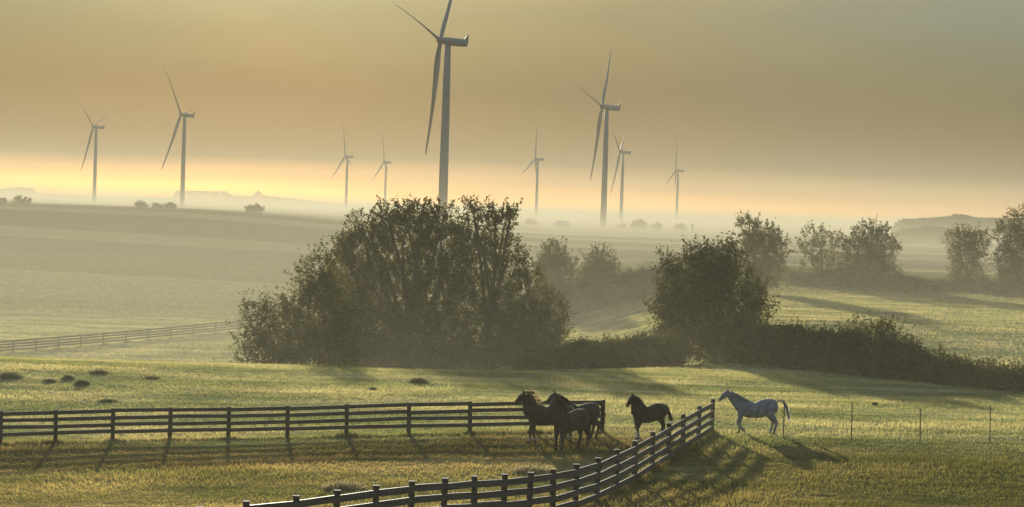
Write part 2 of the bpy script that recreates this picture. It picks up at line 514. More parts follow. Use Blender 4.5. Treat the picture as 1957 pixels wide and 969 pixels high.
def leaves_at(P, size, rs, aspect=0.6):
    n = len(P)
    a = rs.normal(size=(n, 3)); a /= np.linalg.norm(a, axis=1, keepdims=True) + 1e-9
    b = np.cross(a, rs.normal(size=(n, 3))); b /= np.linalg.norm(b, axis=1, keepdims=True) + 1e-9
    s = (size * rs.uniform(0.6, 1.35, n))[:, None]
    Q = np.stack([P + a * s * 0.62, P + b * s * aspect * 0.5, P - a * s * 0.62, P - b * s * aspect * 0.5], 1)
    return Q.reshape(-1, 3)

def shoots(c, R, n, length, per, spread, rs, up=0.5, inner=0.15, zmin=None):
    """twigs set with leaves, growing outwards from the volume of one lobe of a crown"""
    d = rs.normal(size=(n, 3)); d /= np.linalg.norm(d, axis=1, keepdims=True)
    r = (inner + (0.93 - inner) * rs.uniform(0, 1, n) ** 0.55)[:, None]
    p0 = c + d * R * r
    g = d * np.array([1, 1, 0.8]) + np.array([0, 0, up]) + rs.normal(0, 0.35, (n, 3))
    g /= np.linalg.norm(g, axis=1, keepdims=True)
    L = length * rs.uniform(0.4, 1.25, n)
    t = rs.uniform(0, 1, (n, per))
    P = p0[:, None, :] + g[:, None, :] * (t * L[:, None])[..., None] + rs.normal(0, 1, (n, per, 3)) * (spread * (1.15 - 0.75 * t))[..., None]
    P = P.reshape(-1, 3)
    if zmin is not None: P = P[P[:, 2] > zmin]
    return P

def plant(name, label, cat, D, base_px, lobes, leaf=0.2, dens=5.0, length=1.1, per=20, spread=0.24, mat=None, group=None,
          trunk=0.22, up=0.5, limbs=True, seed=1, depth=0.8, wild=0.0, inner=0.15, stems=1, drop=0.0):
    rs = np.random.RandomState(seed)
    rp = ray(base_px, 600)
    bx = rp[0] * D
    bz = float(terrain(bx, D)) - 0.05 - drop
    B = np.array([bx, D, bz])
    root = tag(empty(name, B), label, cat, group)
    V = []
    tv, tf = [], []
    cs = []
    for (px, py, rw, rh) in lobes:
        dy = rs.uniform(-0.5, 0.5) * rw * D / F * 0.8
        c = at(px, py, D + dy)
        R = np.array([rw * D / F, depth * rw * D / F, rh * D / F])
        cs.append((c, R))
        n = int(dens * math.pi * R[0] * R[2] * (0.6 + 0.5 * min(R[1], 3.0)))
        zm = float(terrain(c[0], c[1])) + 0.02
        V.append(shoots(c, R, max(n, 12), length, per, spread, rs, up, inner, zm))
        if wild:
            m = int(wild * 2 * math.pi * (R[0] + R[2]) / 2)
            d = rs.normal(size=(m, 3)); d[:, 2] = np.abs(d[:, 2]) * 1.2; d /= np.linalg.norm(d, axis=1, keepdims=True)
            p0 = c + d * R * 0.9
            g = d * 0.7 + np.array([0, 0, 0.8]) + rs.normal(0, 0.2, (m, 3)); g /= np.linalg.norm(g, axis=1, keepdims=True)
            t = rs.uniform(0, 1, (m, 16)); LL = length * rs.uniform(0.6, 1.7, m)
            P = p0[:, None, :] + g[:, None, :] * (t * LL[:, None])[..., None] + rs.normal(0, 1, (m, 16, 3)) * 0.08 * length
            V.append(P.reshape(-1, 3))
    P = np.concatenate(V)
    crown = fast_mesh('crown' if limbs else 'foliage', leaves_at(P, leaf, rs) - B, 4, mat or M_WILLOW, root)
    # trunks and limbs
    for s in range(stems):
        off = np.array([rs.normal(0, 0.5) * (stems > 1), rs.normal(0, 0.3) * (stems > 1), 0])
        for k, (c, R) in enumerate(cs):
            if k % stems != s: continue
            e = c - B - off
            hgt = max(e[2], 0.4)
            fork = np.array([e[0] * 0.12, e[1] * 0.12, hgt * 0.32])
            mid = fork * 0.4 + e * 0.55 + rs.normal(0, 0.06, 3) * hgt
            r = trunk * rs.uniform(0.45, 0.6)
            tube(tv, tf, [off + fork, off + mid, off + e, off + e + (R * [0.1, 0.1, 0.7])], [r, r * 0.75, r * 0.5, r * 0.12], 6)
            for q in range(5):
                d = rs.normal(size=3); d[2] = abs(d[2]); d /= np.linalg.norm(d)
                st = (mid if q % 2 else e)
                tube(tv, tf, [off + st, off + st + d * R * 0.5, off + st + d * R * 0.95 + [0, 0, R[2] * 0.1]], [r * 0.4, r * 0.25, r * 0.06], 5)
        tube(tv, tf, [off * 0.12 + [0, 0, -0.3], off * 0.2 + [0.02, 0, 0.3], off + (np.mean([c for c, R in cs], 0) - B) * [0.12, 0.12, 0.33]],
             [trunk * 1.25, trunk, trunk * 0.8], 8)
    mesh_obj('trunk' if limbs else 'stem', tv, tf, M_BARK, root, smooth=True)
    return root

T = 'tall willow thicket in the valley'
# the big thicket on the edge of the pasture
plant('willow_tree', 'broad domed willow, tallest in the big thicket, in front of the largest turbine', 'tree', 203, 790,
      [(770, 462, 58, 50), (700, 486, 50, 48), (842, 462, 48, 50), (668, 545, 56, 62), (752, 556, 62, 66), (838, 556, 58, 72), (884, 540, 34, 60),
       (806, 412, 28, 24), (742, 420, 30, 24), (848, 416, 26, 20), (690, 440, 28, 24), (775, 410, 20, 16), (660, 476, 22, 26), (885, 470, 24, 34),
       (700, 640, 85, 60), (820, 650, 90, 56), (690, 690, 90, 34), (780, 692, 90, 34), (860, 692, 90, 34)],
      leaf=0.23, dens=5.8, seed=3, trunk=0.42, stems=3, wild=2.0, mat=M_WILLOW, depth=0.8, inner=0.25, length=0.95)
plant('willow_tree', 'narrower willow forming the right shoulder of the big thicket', 'tree', 200, 950,
      [(912, 440, 28, 34), (962, 440, 22, 28), (925, 500, 40, 48), (968, 505, 34, 44), (1010, 560, 34, 46), (945, 580, 50, 52), (1000, 620, 50, 50),
       (930, 640, 80, 56), (1050, 605, 30, 46), (1020, 660, 60, 40), (1036, 640, 46, 45), (940, 690, 80, 34), (1030, 690, 70, 34), (905, 404, 20, 14), (948, 414, 12, 12), (975, 416, 12, 12)],
      leaf=0.23, dens=5.6, seed=4, trunk=0.34, stems=2, wild=2.4, mat=M_WILLOW, depth=0.7, inner=0.3)
plant('willow_shrub', 'rounded willow shrub leaning on the left side of the big domed willow', 'shrub', 174, 610,
      [(612, 530, 38, 46), (600, 590, 58, 60), (640, 600, 60, 70), (570, 630, 50, 50), (655, 660, 70, 45), (600, 685, 80, 34)],
      leaf=0.2, dens=5.0, seed=5, trunk=0.2, stems=3, wild=2.4, mat=M_WILLOW, limbs=True)
plant('willow_shrub', 'low wispy shrub at the far left end of the big thicket', 'shrub', 168, 500,
      [(490, 620, 38, 42), (530, 625, 40, 50), (485, 660, 36, 34), (540, 665, 60, 34), (500, 685, 50, 26), (550, 690, 60, 24)],
      leaf=0.17, dens=6.0, seed=6, trunk=0.1, stems=3, wild=2.2, mat=M_HEDGE, limbs=True)
# the round dense tree
plant('thorn_tree', 'dense dark round tree rising out of the hedge, right of the big thicket', 'tree', 176, 1370,
      [(1350, 522, 56, 42), (1382, 518, 36, 38), (1320, 560, 62, 62), (1400, 565, 58, 62), (1365, 620, 100, 60), (1300, 610, 45, 52),
       (1440, 605, 34, 50), (1365, 670, 95, 40), (1335, 488, 20, 16), (1392, 486, 18, 16), (1276, 530, 20, 30), (1268, 600, 24, 44), (1280, 650, 34, 30)],
      leaf=0.19, dens=7.0, seed=8, trunk=0.3, stems=2, wild=2.8, mat=M_THORN, up=0.7, length=1.15)
# second rank of trees, out in the mist
plant('ash_tree', 'misty tree close behind the right shoulder of the big thicket', 'tree', 300, 1065,
      [(1058, 492, 28, 26), (1075, 520, 32, 32), (1045, 520, 24, 28), (1065, 560, 42, 30)],
      leaf=0.26, dens=5.0, seed=12, trunk=0.25, wild=1.6, mat=M_WILLOW, group='misty trees behind the hedge')
plant('ash_tree', 'misty dome-shaped tree between the big thicket and the dense round tree', 'tree', 300, 1148,
      [(1145, 505, 28, 26), (1165, 530, 24, 28), (1130, 535, 28, 30), (1150, 562, 42, 24)],
      leaf=0.26, dens=6.0, seed=13, trunk=0.22, wild=1.4, mat=M_WILLOW, group='misty trees behind the hedge')
plant('elder_shrub', 'small misty shrub just left of the dense round tree', 'shrub', 300, 1215,
      [(1212, 545, 22, 18), (1228, 562, 26, 18), (1195, 562, 24, 18)],
      leaf=0.22, dens=4.5, seed=14, trunk=0.12, wild=1.6, mat=M_HEDGE)
plant('ash_tree', 'tall pale tree looking over the shoulder of the dense round tree', 'tree', 297, 1460,
      [(1432, 435, 20, 20), (1455, 460, 36, 30), (1480, 480, 26, 34), (1440, 490, 30, 40), (1465, 525, 42, 34)],
      leaf=0.27, dens=4.2, seed=15, trunk=0.28, wild=1.3, mat=M_WILLOW)
plant('birch_tree', 'airy thin-crowned tree, left of a pair standing on the far hedge line', 'tree', 335, 1570,
      [(1560, 452, 24, 18), (1590, 470, 26, 24), (1548, 485, 26, 28), (1580, 510, 34, 28), (1545, 530, 26, 20), (1600, 530, 30, 20)],
      leaf=0.26, dens=2.2, seed=16, trunk=0.22, wild=1.2, mat=M_WILLOW, inner=0.4)
plant('oak_tree', 'rounded full tree, right of a pair standing on the far hedge line', 'tree', 335, 1668,
      [(1665, 452, 34, 24), (1690, 478, 30, 28), (1640, 480, 32, 30), (1660, 510, 46, 32), (1690, 530, 36, 20), (1640, 535, 40, 18)],
      leaf=0.28, dens=3.6, seed=17, trunk=0.3, wild=1.2, mat=M_WILLOW, inner=0.3)
plant('oak_tree', 'square-headed tree standing alone on the far hedge line', 'tree', 338, 1848,
      [(1835, 460, 28, 22), (1865, 462, 26, 22), (1850, 490, 36, 26), (1848, 525, 34, 28), (1828, 540, 22, 14)],
      leaf=0.27, dens=3.6, seed=18, trunk=0.28, wild=1.3, mat=M_WILLOW, inner=0.3)
plant('oak_tree', 'tallest tree of the far hedge line, cut by the right edge of the photo', 'tree', 330, 1945,
      [(1948, 425, 22, 24), (1925, 450, 26, 24), (1955, 470, 36, 34), (1930, 500, 32, 28), (1950, 530, 44, 26), (1985, 470, 34, 44)],
      leaf=0.27, dens=3.8, seed=19, trunk=0.32, wild=1.4, mat=M_WILLOW, inner=0.3)

# ------------------------------------------------------------------ hedges
def hedge(name, label, pts, h, wid, n, leaf=0.16, seed=1, mat=None, cat='hedge'):
    """pts: (px, D, top height factor)"""
    rs = np.random.RandomState(seed)
    c0 = None
    P = []
    pp = np.array([(ray(p[0], 600)[0] * p[1], p[1], p[2]) for p in pts])
    seg = np.linalg.norm(np.diff(pp[:, :2], axis=0), axis=1); cum = np.concatenate([[0], np.cumsum(seg)])
    s = rs.uniform(0, cum[-1], n)
    x = np.interp(s, cum, pp[:, 0]); y = np.interp(s, cum, pp[:, 1]); k = np.interp(s, cum, pp[:, 2])
    y = y + rs.normal(0, 0.45, n) * wid; x = x + rs.normal(0, 0.2, n)
    z0 = terrain(x, y)
    hh = h * k * (0.85 + 0.18 * vnoise(x / 1.1, y / 1.6, seed) + 0.15 * vnoise(x / 0.35, y / 0.5, seed + 3))
    top = hh * (1 - 0.5 * np.clip(np.abs(y - np.interp(s, cum, pp[:, 1])) / wid, 0, 1) ** 2)
    z = z0 + top * rs.uniform(0.02, 1.0, n) ** 0.7
    C = np.stack([x, y, z], 1)
    per = 12
    Q = C[:, None, :] + rs.normal(0, 1, (n, per, 3)) * np.array([0.16, 0.16, 0.20])
    Q = Q.reshape(-1, 3)
    m = n // 6
    i = rs.choice(n, m)
    t = rs.uniform(0, 1, (m, 10))
    W = np.stack([x[i], y[i], z0[i] + top[i] * 0.9], 1)[:, None, :] + (rs.normal(0, 0.2, (m, 3)) + [0, 0, 1])[:, None, :] * (t * rs.uniform(0.2, 1.0, m)[:, None] * h * 0.42)[..., None]
    Q = np.concatenate([Q, W.reshape(-1, 3) + rs.normal(0, 0.04, (m * 10, 3))])
    B = np.array([pp[0, 0], pp[0, 1], float(terrain(pp[0, 0], pp[0, 1]))])
    root = tag(empty(name, B), label, cat)
    fast_mesh('foliage', leaves_at(Q, leaf, rs) - B, 4, mat or M_HEDGE, root)
    return root

hedge('hedge', 'overgrown hedge between the big thicket and the dense round tree', [(1000, 172, 1.0), (1060, 170, 1.1), (1120, 168, 1.15), (1200, 166, 1.0), (1300, 164, 1.0)],
      2.35, 5.0, 16000, seed=21)
hedge('hedge', 'long dark hedge running from the dense round tree down to the right edge', [(1400, 162, 1.0), (1500, 154, 1.0), (1620, 149, 0.95), (1740, 144, 0.75),
      (1790, 142, 0.40), (1860, 140, 0.30), (1960, 138, 0.25), (2050, 137, 0.25)], 2.6, 4.5, 26000, seed=22)
plant('bramble_bush', 'spiky bush sticking up from the long dark hedge below the far pair of trees', 'bush', 147, 1680,
      [(1672, 642, 34, 22), (1700, 655, 34, 26), (1640, 655, 30, 24), (1670, 668, 50, 26)],
      leaf=0.15, dens=9, seed=23, trunk=0.08, stems=3, wild=4.5, mat=M_HEDGE, length=0.8, per=16, spread=0.14, limbs=False)
plant('weed_plant', 'small dry weed poking out of the low end of the long dark hedge', 'weed', 142, 1800,
      [(1800, 683, 8, 10), (1797, 672, 4, 8)], leaf=0.1, dens=16, seed=24, trunk=0.02, wild=3, mat=M_HEDGE, length=0.35, per=12, spread=0.08, limbs=False)
hedge('hedge', 'low misty hedge under the trees of the far hedge line', [(1505, 338, 1.0), (1600, 336, 1.2), (1720, 334, 1.1), (1780, 336, 0.7), (1850, 338, 0.9), (1990, 334, 1.2)],
      1.9, 4.0, 7000, leaf=0.3, seed=25)
hedge('hedge', 'misty scrub at the foot of the trees behind the big thicket', [(1000, 300, 1.2), (1060, 300, 1.4), (1160, 300, 1.3), (1250, 298, 1.1), (1330, 300, 0.8)],
      3.4, 3.0, 7000, leaf=0.3, seed=26)

# ------------------------------------------------------------------ fences
def fence(label, tops, h, D_jit=0.0, rail_h=0.14, rails=4, over=0.03, side=-1, cap=0.0, postw=0.13, group=None, low=0.32, dmin=45, board=None):
    """tops: pixel columns and rows of the post tops; each post stands on the ground below"""
    pts = [hit(px, py, h, dmin, 900) for px, py in tops]
    root = tag(empty('board_fence', pts[0]), label, 'fence', group)
    B = pts[0]
    rng = random.Random(len(tops))
    for p in pts:
        v, f = [], []
        q = p - B
        lx, ly = rng.uniform(-.03, .03), rng.uniform(-.02, .02)
        tube(v, f, [q + [0, 0, -0.3], q + [lx, ly, h - 0.02], q + [lx, ly, h]], [postw * .72, postw * .70, postw * .60], 4)
        if cap:
            beam(v, f, q + [lx - postw * .75, ly, h + 0.02], q + [lx + postw * .75, ly, h + 0.02], postw * 1.5, 0.035)
        mesh_obj('post', v, f, M_POSTW, root)
    step = (h - over - rail_h / 2 - low) / (rails - 1)
    for a, b in zip(pts[:-1], pts[1:]):
        t = (b - a)[:2] / np.linalg.norm((b - a)[:2])
        nrm = np.array([-t[1], t[0], 0]) * (postw * 0.5 + 0.02) * side
        for k in range(rails):
            zz = h - over - rail_h / 2 - k * step
            v, f = [], []
            e = np.array([t[0], t[1], 0]) * 0.004
            beam(v, f, a - B + nrm + e + [0, 0, zz + rng.uniform(-.03, .03)], b - B + nrm - e + [0, 0, zz + rng.uniform(-.02, .02)], 0.035, rail_h)
            mesh_obj('rail', v, f, board or M_WOOD, root)
    return root, pts

fence1, spts = fence('straight four-board wooden fence crossing the pasture on the left, ending behind the bay horses',
      [(-107, 786), (2, 785), (108, 783), (217, 780), (326, 778), (438, 777), (551, 775), (664, 772), (783, 769), (900, 767), (1022, 765), (1152, 764)],
      1.40, side=-1, low=0.42, rail_h=0.16, board=M_WOODM)
curve = [(290, 982), (380, 971), (472, 960.5), (565, 949.5), (644.5, 939), (720.5, 930), (787, 921.5), (849.5, 916), (908, 912), (963, 908.5), (1013, 905), (1059, 898.5),
         (1102, 889), (1142, 877), (1180, 861), (1215, 844.5), (1248, 827), (1279, 810), (1307, 793), (1336, 777.5), (1362, 764)]
fence2, cpts = fence('curving wooden fence with capped posts rising from the bottom edge to the grey horse', curve, 1.42, side=-1, over=0.09, cap=1, rail_h=0.20, low=0.24)
fence3, dpts = fence('hazy distant board fence across the far left meadow', [(-60 + 43 * i, 655.5 - 3.05 * i - 0.05 * i * i) for i in range(14)], 1.35, side=-1, low=0.35, dmin=170, rail_h=0.17, board=M_WOODM)

def fence_grass():
    rs = np.random.RandomState(77)
    Ps = []
    for pts, n, hh, wd in ((spts, 9000, 0.34, 0.035), (cpts, 12000, 0.32, 0.035), (dpts, 3000, 0.4, 0.09)):
        pts = np.array(pts)
        seg = np.linalg.norm(np.diff(pts[:, :2], axis=0), axis=1); cum = np.concatenate([[0], np.cumsum(seg)])
        k = rs.randint(0, len(pts), n)
        s = np.where(rs.uniform(size=n) < 0.4, cum[k] + rs.normal(0, 0.14, n), rs.uniform(0, cum[-1], n))
        x = np.interp(s, cum, pts[:, 0]) + rs.normal(0, 0.16, n); y = np.interp(s, cum, pts[:, 1]) + rs.normal(0, 0.16, n)
        z = terrain(x, y) - 0.02
        h = hh * rs.uniform(0.25, 1.1, n) * (0.75 + 0.5 * vnoise(s / 1.3, s / 2.1, 3))
        a = rs.uniform(0, 6.28, n); dx, dy = np.cos(a) * wd / 2, np.sin(a) * wd / 2
        lx, ly = rs.normal(0, .4, n) * h, rs.normal(0, .4, n) * h
        Ps.append(np.stack([np.stack([x - dx, y - dy, z], 1), np.stack([x + dx, y + dy, z], 1), np.stack([x + lx, y + ly, z + h], 1)], 1).reshape(-1, 3))
    o = fast_mesh('long_grass', np.concatenate(Ps), 3, bpy.data.materials['grass_blades'])
    tag(o, kind='stuff')
fence_grass()

def t_post(px, ytop, ybase, label, lean=0.0):
    p = hit(px, ybase, 0.0)
    h = (ybase - ytop) * p[1] / F
    root = tag(empty('metal_fence_post', p), label, 'fence post', 'thin metal posts in the right pasture')
    v, f = [], []
    beam(v, f, (0, 0, -0.3), (lean, 0, h), 0.05, 0.012)
    beam(v, f, (0, 0.028, -0.3), (lean, 0.028, h), 0.014, 0.045)
    mesh_obj('stake', v, f, M_RUST, root)
    v, f = [], []
    for k in range(3):
        z = h * (0.92 - 0.3 * k)
        beam(v, f, (lean * .9 - .02, -.02, z), (lean * .9 + .05, -.02, z), 0.04, 0.05)
    mesh_obj('wire_clip', v, f, M_RUST, root)
    return p, h
tp = [t_post(1497, 768, 833, 'thin rusty metal post right behind the tail of the grey horse'),
      t_post(1627, 768, 843, 'thin rusty metal post below the hedge shadow, first to the right of the grey horse', -0.02),
      t_post(1759, 780, 848, 'slightly leaning thin metal post, middle of the three standing in open grass', -0.05),
      t_post(1892, 775, 848, 'thin rusty metal post nearest the right edge of the photo', -0.04)]
p = hit(409, 692, 0)
root = tag(empty('wooden_stub_post', p), 'lone short stake on the far edge of the left pasture, just left of the thicket', 'post')
v, f = [], []
tube(v, f, [(0, 0, -.2), (0, 0, .36), (0.01, 0, .40)], [.07, .06, .03], 7)
mesh_obj('stake', v, f, M_POSTW, root)

# ------------------------------------------------------------------ wind turbines
def turbine(px, hub_y, label, phi, hubh=90.0, L=58.5):
    p = hit(px, hub_y, hubh, 500, 7000)
    if p[1] > 2500: L = 54.0
    root = tag(empty('wind_turbine', p), label, 'wind turbine', 'wind turbines on the plain')
    v, f = [], []
    tube(v, f, [(0, 0, -1), (0, 0, hubh * .35), (0, 0, hubh * .7), (0, 0, hubh - 1.9)], [2.35, 2.15, 1.85, 1.5], 28)
    mesh_obj('tower', v, f, M_TURB, root, smooth=True)
    psi = rad(14)
    ax = Vector((-math.cos(psi), math.sin(psi), 0.0))
    ax = (ax + Vector((0, 0, math.tan(rad(5))))).normalized()          # shaft tilts up towards the rotor
    hr = Vector((math.sin(psi), math.cos(psi), 0.0))
    if hr.x < 0: hr = -hr
    upv = hr.cross(ax); upv = upv if upv.z > 0 else -upv
    H = Vector((0, 0, hubh))
    v, f = [], []
    tube(v, f, [H + ax * 2.6, H + ax * 1.6, H - ax * 1.0, H - ax * 5.5, H - ax * 9.2, H - ax * 9.8],
         [(1.3, 1.3), (1.8, 1.9), (1.95, 2.0), (1.95, 2.0), (1.75, 1.9), (1.3, 1.5)], 12)
    nac = mesh_obj('nacelle', v, f, M_TURB, root, smooth=False)
    v, f = [], []
    q = H - ax * 9.1 + Vector((0, 0, 1.2))
    tube(v, f, [q, q - ax * .5 + Vector((0, 0, 1.6)), q - ax * 1.1 + Vector((0, 0, 2.9))], [(1.1, 1.5), (0.7, 1.6), (0.3, 1.6)], 8)
    c = mesh_obj('cooler', v, f, M_TURB, nac)
    v, f = [], []
    tube(v, f, [H + ax * 2.5, H + ax * 3.2, H + ax * 4.6, H + ax * 5.4, H + ax * 5.8], [1.4, 1.75, 1.65, 1.0, 0.2], 16)
    mesh_obj('hub', v, f, M_TURB, root, smooth=True)
    R0 = H + ax * 3.9
    for k in range(3):
        a = rad(phi + 120 * k)
        d = hr * math.sin(a) + upv * math.cos(a)
        tang = ax.cross(d).normalized()
        v, f = [], []
        st = [(0.0, 2.0, 2.0), (0.03, 2.0, 2.0), (0.10, 2.6, 1.3), (0.20, 3.1, 0.95), (0.35, 2.6, 0.7), (0.55, 1.9, 0.48), (0.75, 1.35, 0.32), (0.9, 1.05, 0.2), (0.985, 0.5, 0.12), (1.0, 0.15, 0.05)]
        n = 12
        for (t, ch, th) in st:
            tw = rad(62 - 12 * t)
            cd_ = (ax * math.sin(tw) + tang * math.cos(tw)).normalized()
            td = d.cross(cd_).normalized()
            cen = R0 + d * (t * L + 0.8) + ax * (0.055 * t * L + 3.2 * t * t) + cd_ * (ch * 0.18 if t > 0.05 else 0)
            for m in range(n):
                an = 2 * math.pi * m / n
                v.append(cen + cd_ * (math.cos(an) * ch / 2) + td * (math.sin(an) * th / 2))
        for i in range(len(st) - 1):
            for m in range(n):
                m2 = (m + 1) % n
                f.append((i * n + m, i * n + m2, (i + 1) * n + m2, (i + 1) * n + m))
        f.append(tuple(range(n))[::-1]); f.append(tuple((len(st) - 1) * n + m for m in range(n)))
        mesh_obj('blade', v, f, M_TURB, root, smooth=True)
    return root
turbine(856, 79, 'largest and nearest wind turbine, its tower rising behind the big thicket', -79)
turbine(1160, 205, 'second largest wind turbine, standing in the mist between the thicket and the dense round tree', -80)
turbine(353, 220, 'larger of the two wind turbines standing over the bare ridge on the left', 78)
turbine(184, 243, 'smaller wind turbine at the far left, one blade raised to the right', 68)
turbine(1191, 291, 'mid-distance wind turbine close to the right of the second largest one, two blades up', 60)
turbine(1028, 304, 'small far turbine with one blade upright, between the two tallest towers', 3)
turbine(664, 299, 'small far wind turbine left of the big thicket, the larger of a close pair', -15)
turbine(738, 310, 'small far turbine above the left part of the thicket, smaller of a close pair', -12)
turbine(1296, 326, 'faintest wind turbine, farthest right, above the dense round tree', 2)

# ------------------------------------------------------------------ far bushes, barn and silo on the plain
def far_bush(px, ytop, wpx, D, label, hpx=None, seed=1):
    hpx = hpx or wpx * 0.5
    cy = ytop + hpx * 0.55
    return plant('field_tree', label, 'tree', D, px, [(px, cy, wpx * .38, hpx * .5), (px - wpx * .2, cy + hpx * .18, wpx * .3, hpx * .35), (px + wpx * .2, cy + hpx * .15, wpx * .3, hpx * .38)],
                 leaf=0.9, dens=0.9, length=1.6, per=10, spread=0.6, mat=M_FARLEAF, group='far round trees on the plain', trunk=0.3, seed=seed)
for i, (px, yt, wp, hp, D, lab) in enumerate([
        (40, 377, 34, 13, 880, 'rounded tree on the bare left ridge, close to the left edge'),
        (4, 380, 12, 8, 880, 'tiny bush on the ridge at the very left edge'),
        (269, 387, 18, 10, 880, 'small round tree on the ridge between the two left wind turbines'),
        (302, 393, 16, 5, 880, 'flat low bush on the ridge left of the larger left turbine'),
        (326, 393, 16, 5, 880, 'flat low bush touching the foot of the larger left turbine'),
        (492, 394, 14, 8, 880, 'small tree on the ridge right of the left turbines'),
        (478, 397, 8, 5, 880, 'tiny bush beside the small tree on the ridge'),
        (678, 404, 16, 11, 900, 'small round tree on the ridge touching the left top of the thicket'),
        (1016, 418, 22, 11, 1500, 'faint low tree just right of the thicket top'),
        (1188, 428, 18, 7, 1500, 'low faint bush at the foot of the mid-distance turbine'),
        (1222, 420, 34, 17, 1450, 'largest round tree of the row on the misty plain'),
        (1256, 426, 18, 12, 1450, 'small round tree right of the largest one on the misty plain'),
        (1300, 428, 24, 11, 1450, 'low wide tree above the left side of the dense round tree')]):
    far_bush(px, yt, wp, D, lab, hp, seed=40 + i)

D = 1500.0
c = at(1073, 433, D); bz = float(terrain(c[0], D))
root = tag(empty('barn', (c[0], D, bz)), 'faint hip-roofed barn on the misty plain right of the thicket', 'barn')
s = D / F
W_, H_, DP = 30 * s, 6 * s, 8.0
v = [(-W_/2, -DP/2, 0), (W_/2, -DP/2, 0), (W_/2, DP/2, 0), (-W_/2, DP/2, 0), (-W_/2, -DP/2, H_), (W_/2, -DP/2, H_), (W_/2, DP/2, H_), (-W_/2, DP/2, H_)]
mesh_obj('wall', v, [(0, 1, 5, 4), (1, 2, 6, 5), (2, 3, 7, 6), (3, 0, 4, 7)], M_BARNW, root)
e = 0.5
v = [(-W_/2-e, -DP/2-e, H_), (W_/2+e, -DP/2-e, H_), (W_/2+e, DP/2+e, H_), (-W_/2-e, DP/2+e, H_), (-W_/2+2.2, 0, H_ + 6.5*s), (W_/2-2.2, 0, H_ + 6.5*s)]
mesh_obj('roof', v, [(0, 1, 5, 4), (1, 2, 5), (2, 3, 4, 5), (3, 0, 4), (3, 2, 1, 0)], M_BARNR, root)
v, f = [], []
beam(v, f, (-1.2, -DP/2 - .06, 1.3), (1.2, -DP/2 - .06, 1.3), 0.1, 2.6)
mesh_obj('door', v, f, M_BARNR, root)
c = at(1323, 437, 1450.0); bz = float(terrain(c[0], 1450.0))
root = tag(empty('silo', (c[0], 1450.0, bz)), 'narrow upright silo on the misty plain above the dense round tree', 'silo')
s = 1450.0 / F
v, f = [], []
tube(v, f, [(0, 0, -.3), (0, 0, 12 * s)], [3.0 * s, 3.0 * s], 16)
mesh_obj('drum', v, f, M_SILO, root, smooth=True)
v, f = [], []
tube(v, f, [(0, 0, 12 * s), (0, 0, 14 * s), (0, 0, 15.6 * s)], [3.9 * s, 3.2 * s, 0.5 * s], 16)
mesh_obj('roof', v, f, M_SILO, root, smooth=True)

def far_mass(name, label, bands, n, leaf, seed):
    """bands: (px0, px1, D, list of (px, top row)) - a far wood seen as one mass"""
    rs = np.random.RandomState(seed)
    P = []
    for D, prof, thick in bands:
        prof = np.array(prof, float)
        m = int(n / len(bands))
        px = rs.uniform(prof[0, 0], prof[-1, 0], m)
        top = np.interp(px, prof[:, 0], prof[:, 1]) + 1.2 * vnoise(px / 5.0, px / 3.0, seed)
        y = D + rs.uniform(0, thick, m)
        d0 = f0[None, :] + ((px - 978.5) / F)[:, None] * r1[None, :] - ((top - 484.5) / F)[:, None] * u1[None, :]
        d0 = d0 / d0[:, 1:2]
        x = d0[:, 0] * D; zt = CAM[2] + d0[:, 2] * D
        z0 = terrain(x, y)
        z = z0 + (zt - z0) * rs.uniform(0, 1, m) ** 0.6
        k = zt > z0 + 0.3
        P.append(np.stack([x, y, z], 1)[k])
    P = np.concatenate(P)
    o = fast_mesh(name, leaves_at(P, leaf, rs, 0.9), 4, M_FARLEAF)
    tag(o, kind='stuff')
far_mass('far_woods', '', [(1100, [(1722, 448), (1740, 441), (1790, 436), (1815, 438), (1835, 447), (1850, 455)], 25),
                           (1500, [(1722, 440), (1728, 428), (1745, 420), (1790, 418), (1830, 415), (1845, 411), (1865, 416), (1900, 418), (1960, 419), (2050, 420)], 40)], 26000, 2.0, 61)
far_mass('far_treeline', '', [(7000, [(1195, 418), (1205, 411), (1215, 412), (1225, 419), (1255, 418), (1268, 412), (1290, 411), (1300, 416), (1345, 418), (1350, 413), (1366, 413), (1372, 420), (1480, 424), (1530, 423), (1560, 428)], 30),
                              (8800, [(-10, 364), (20, 358), (60, 359), (75, 374), (330, 380), (335, 365), (365, 364), (400, 366), (430, 365), (445, 374), (480, 376), (492, 364), (505, 374), (650, 390)], 30)], 26000, 5.0, 62)

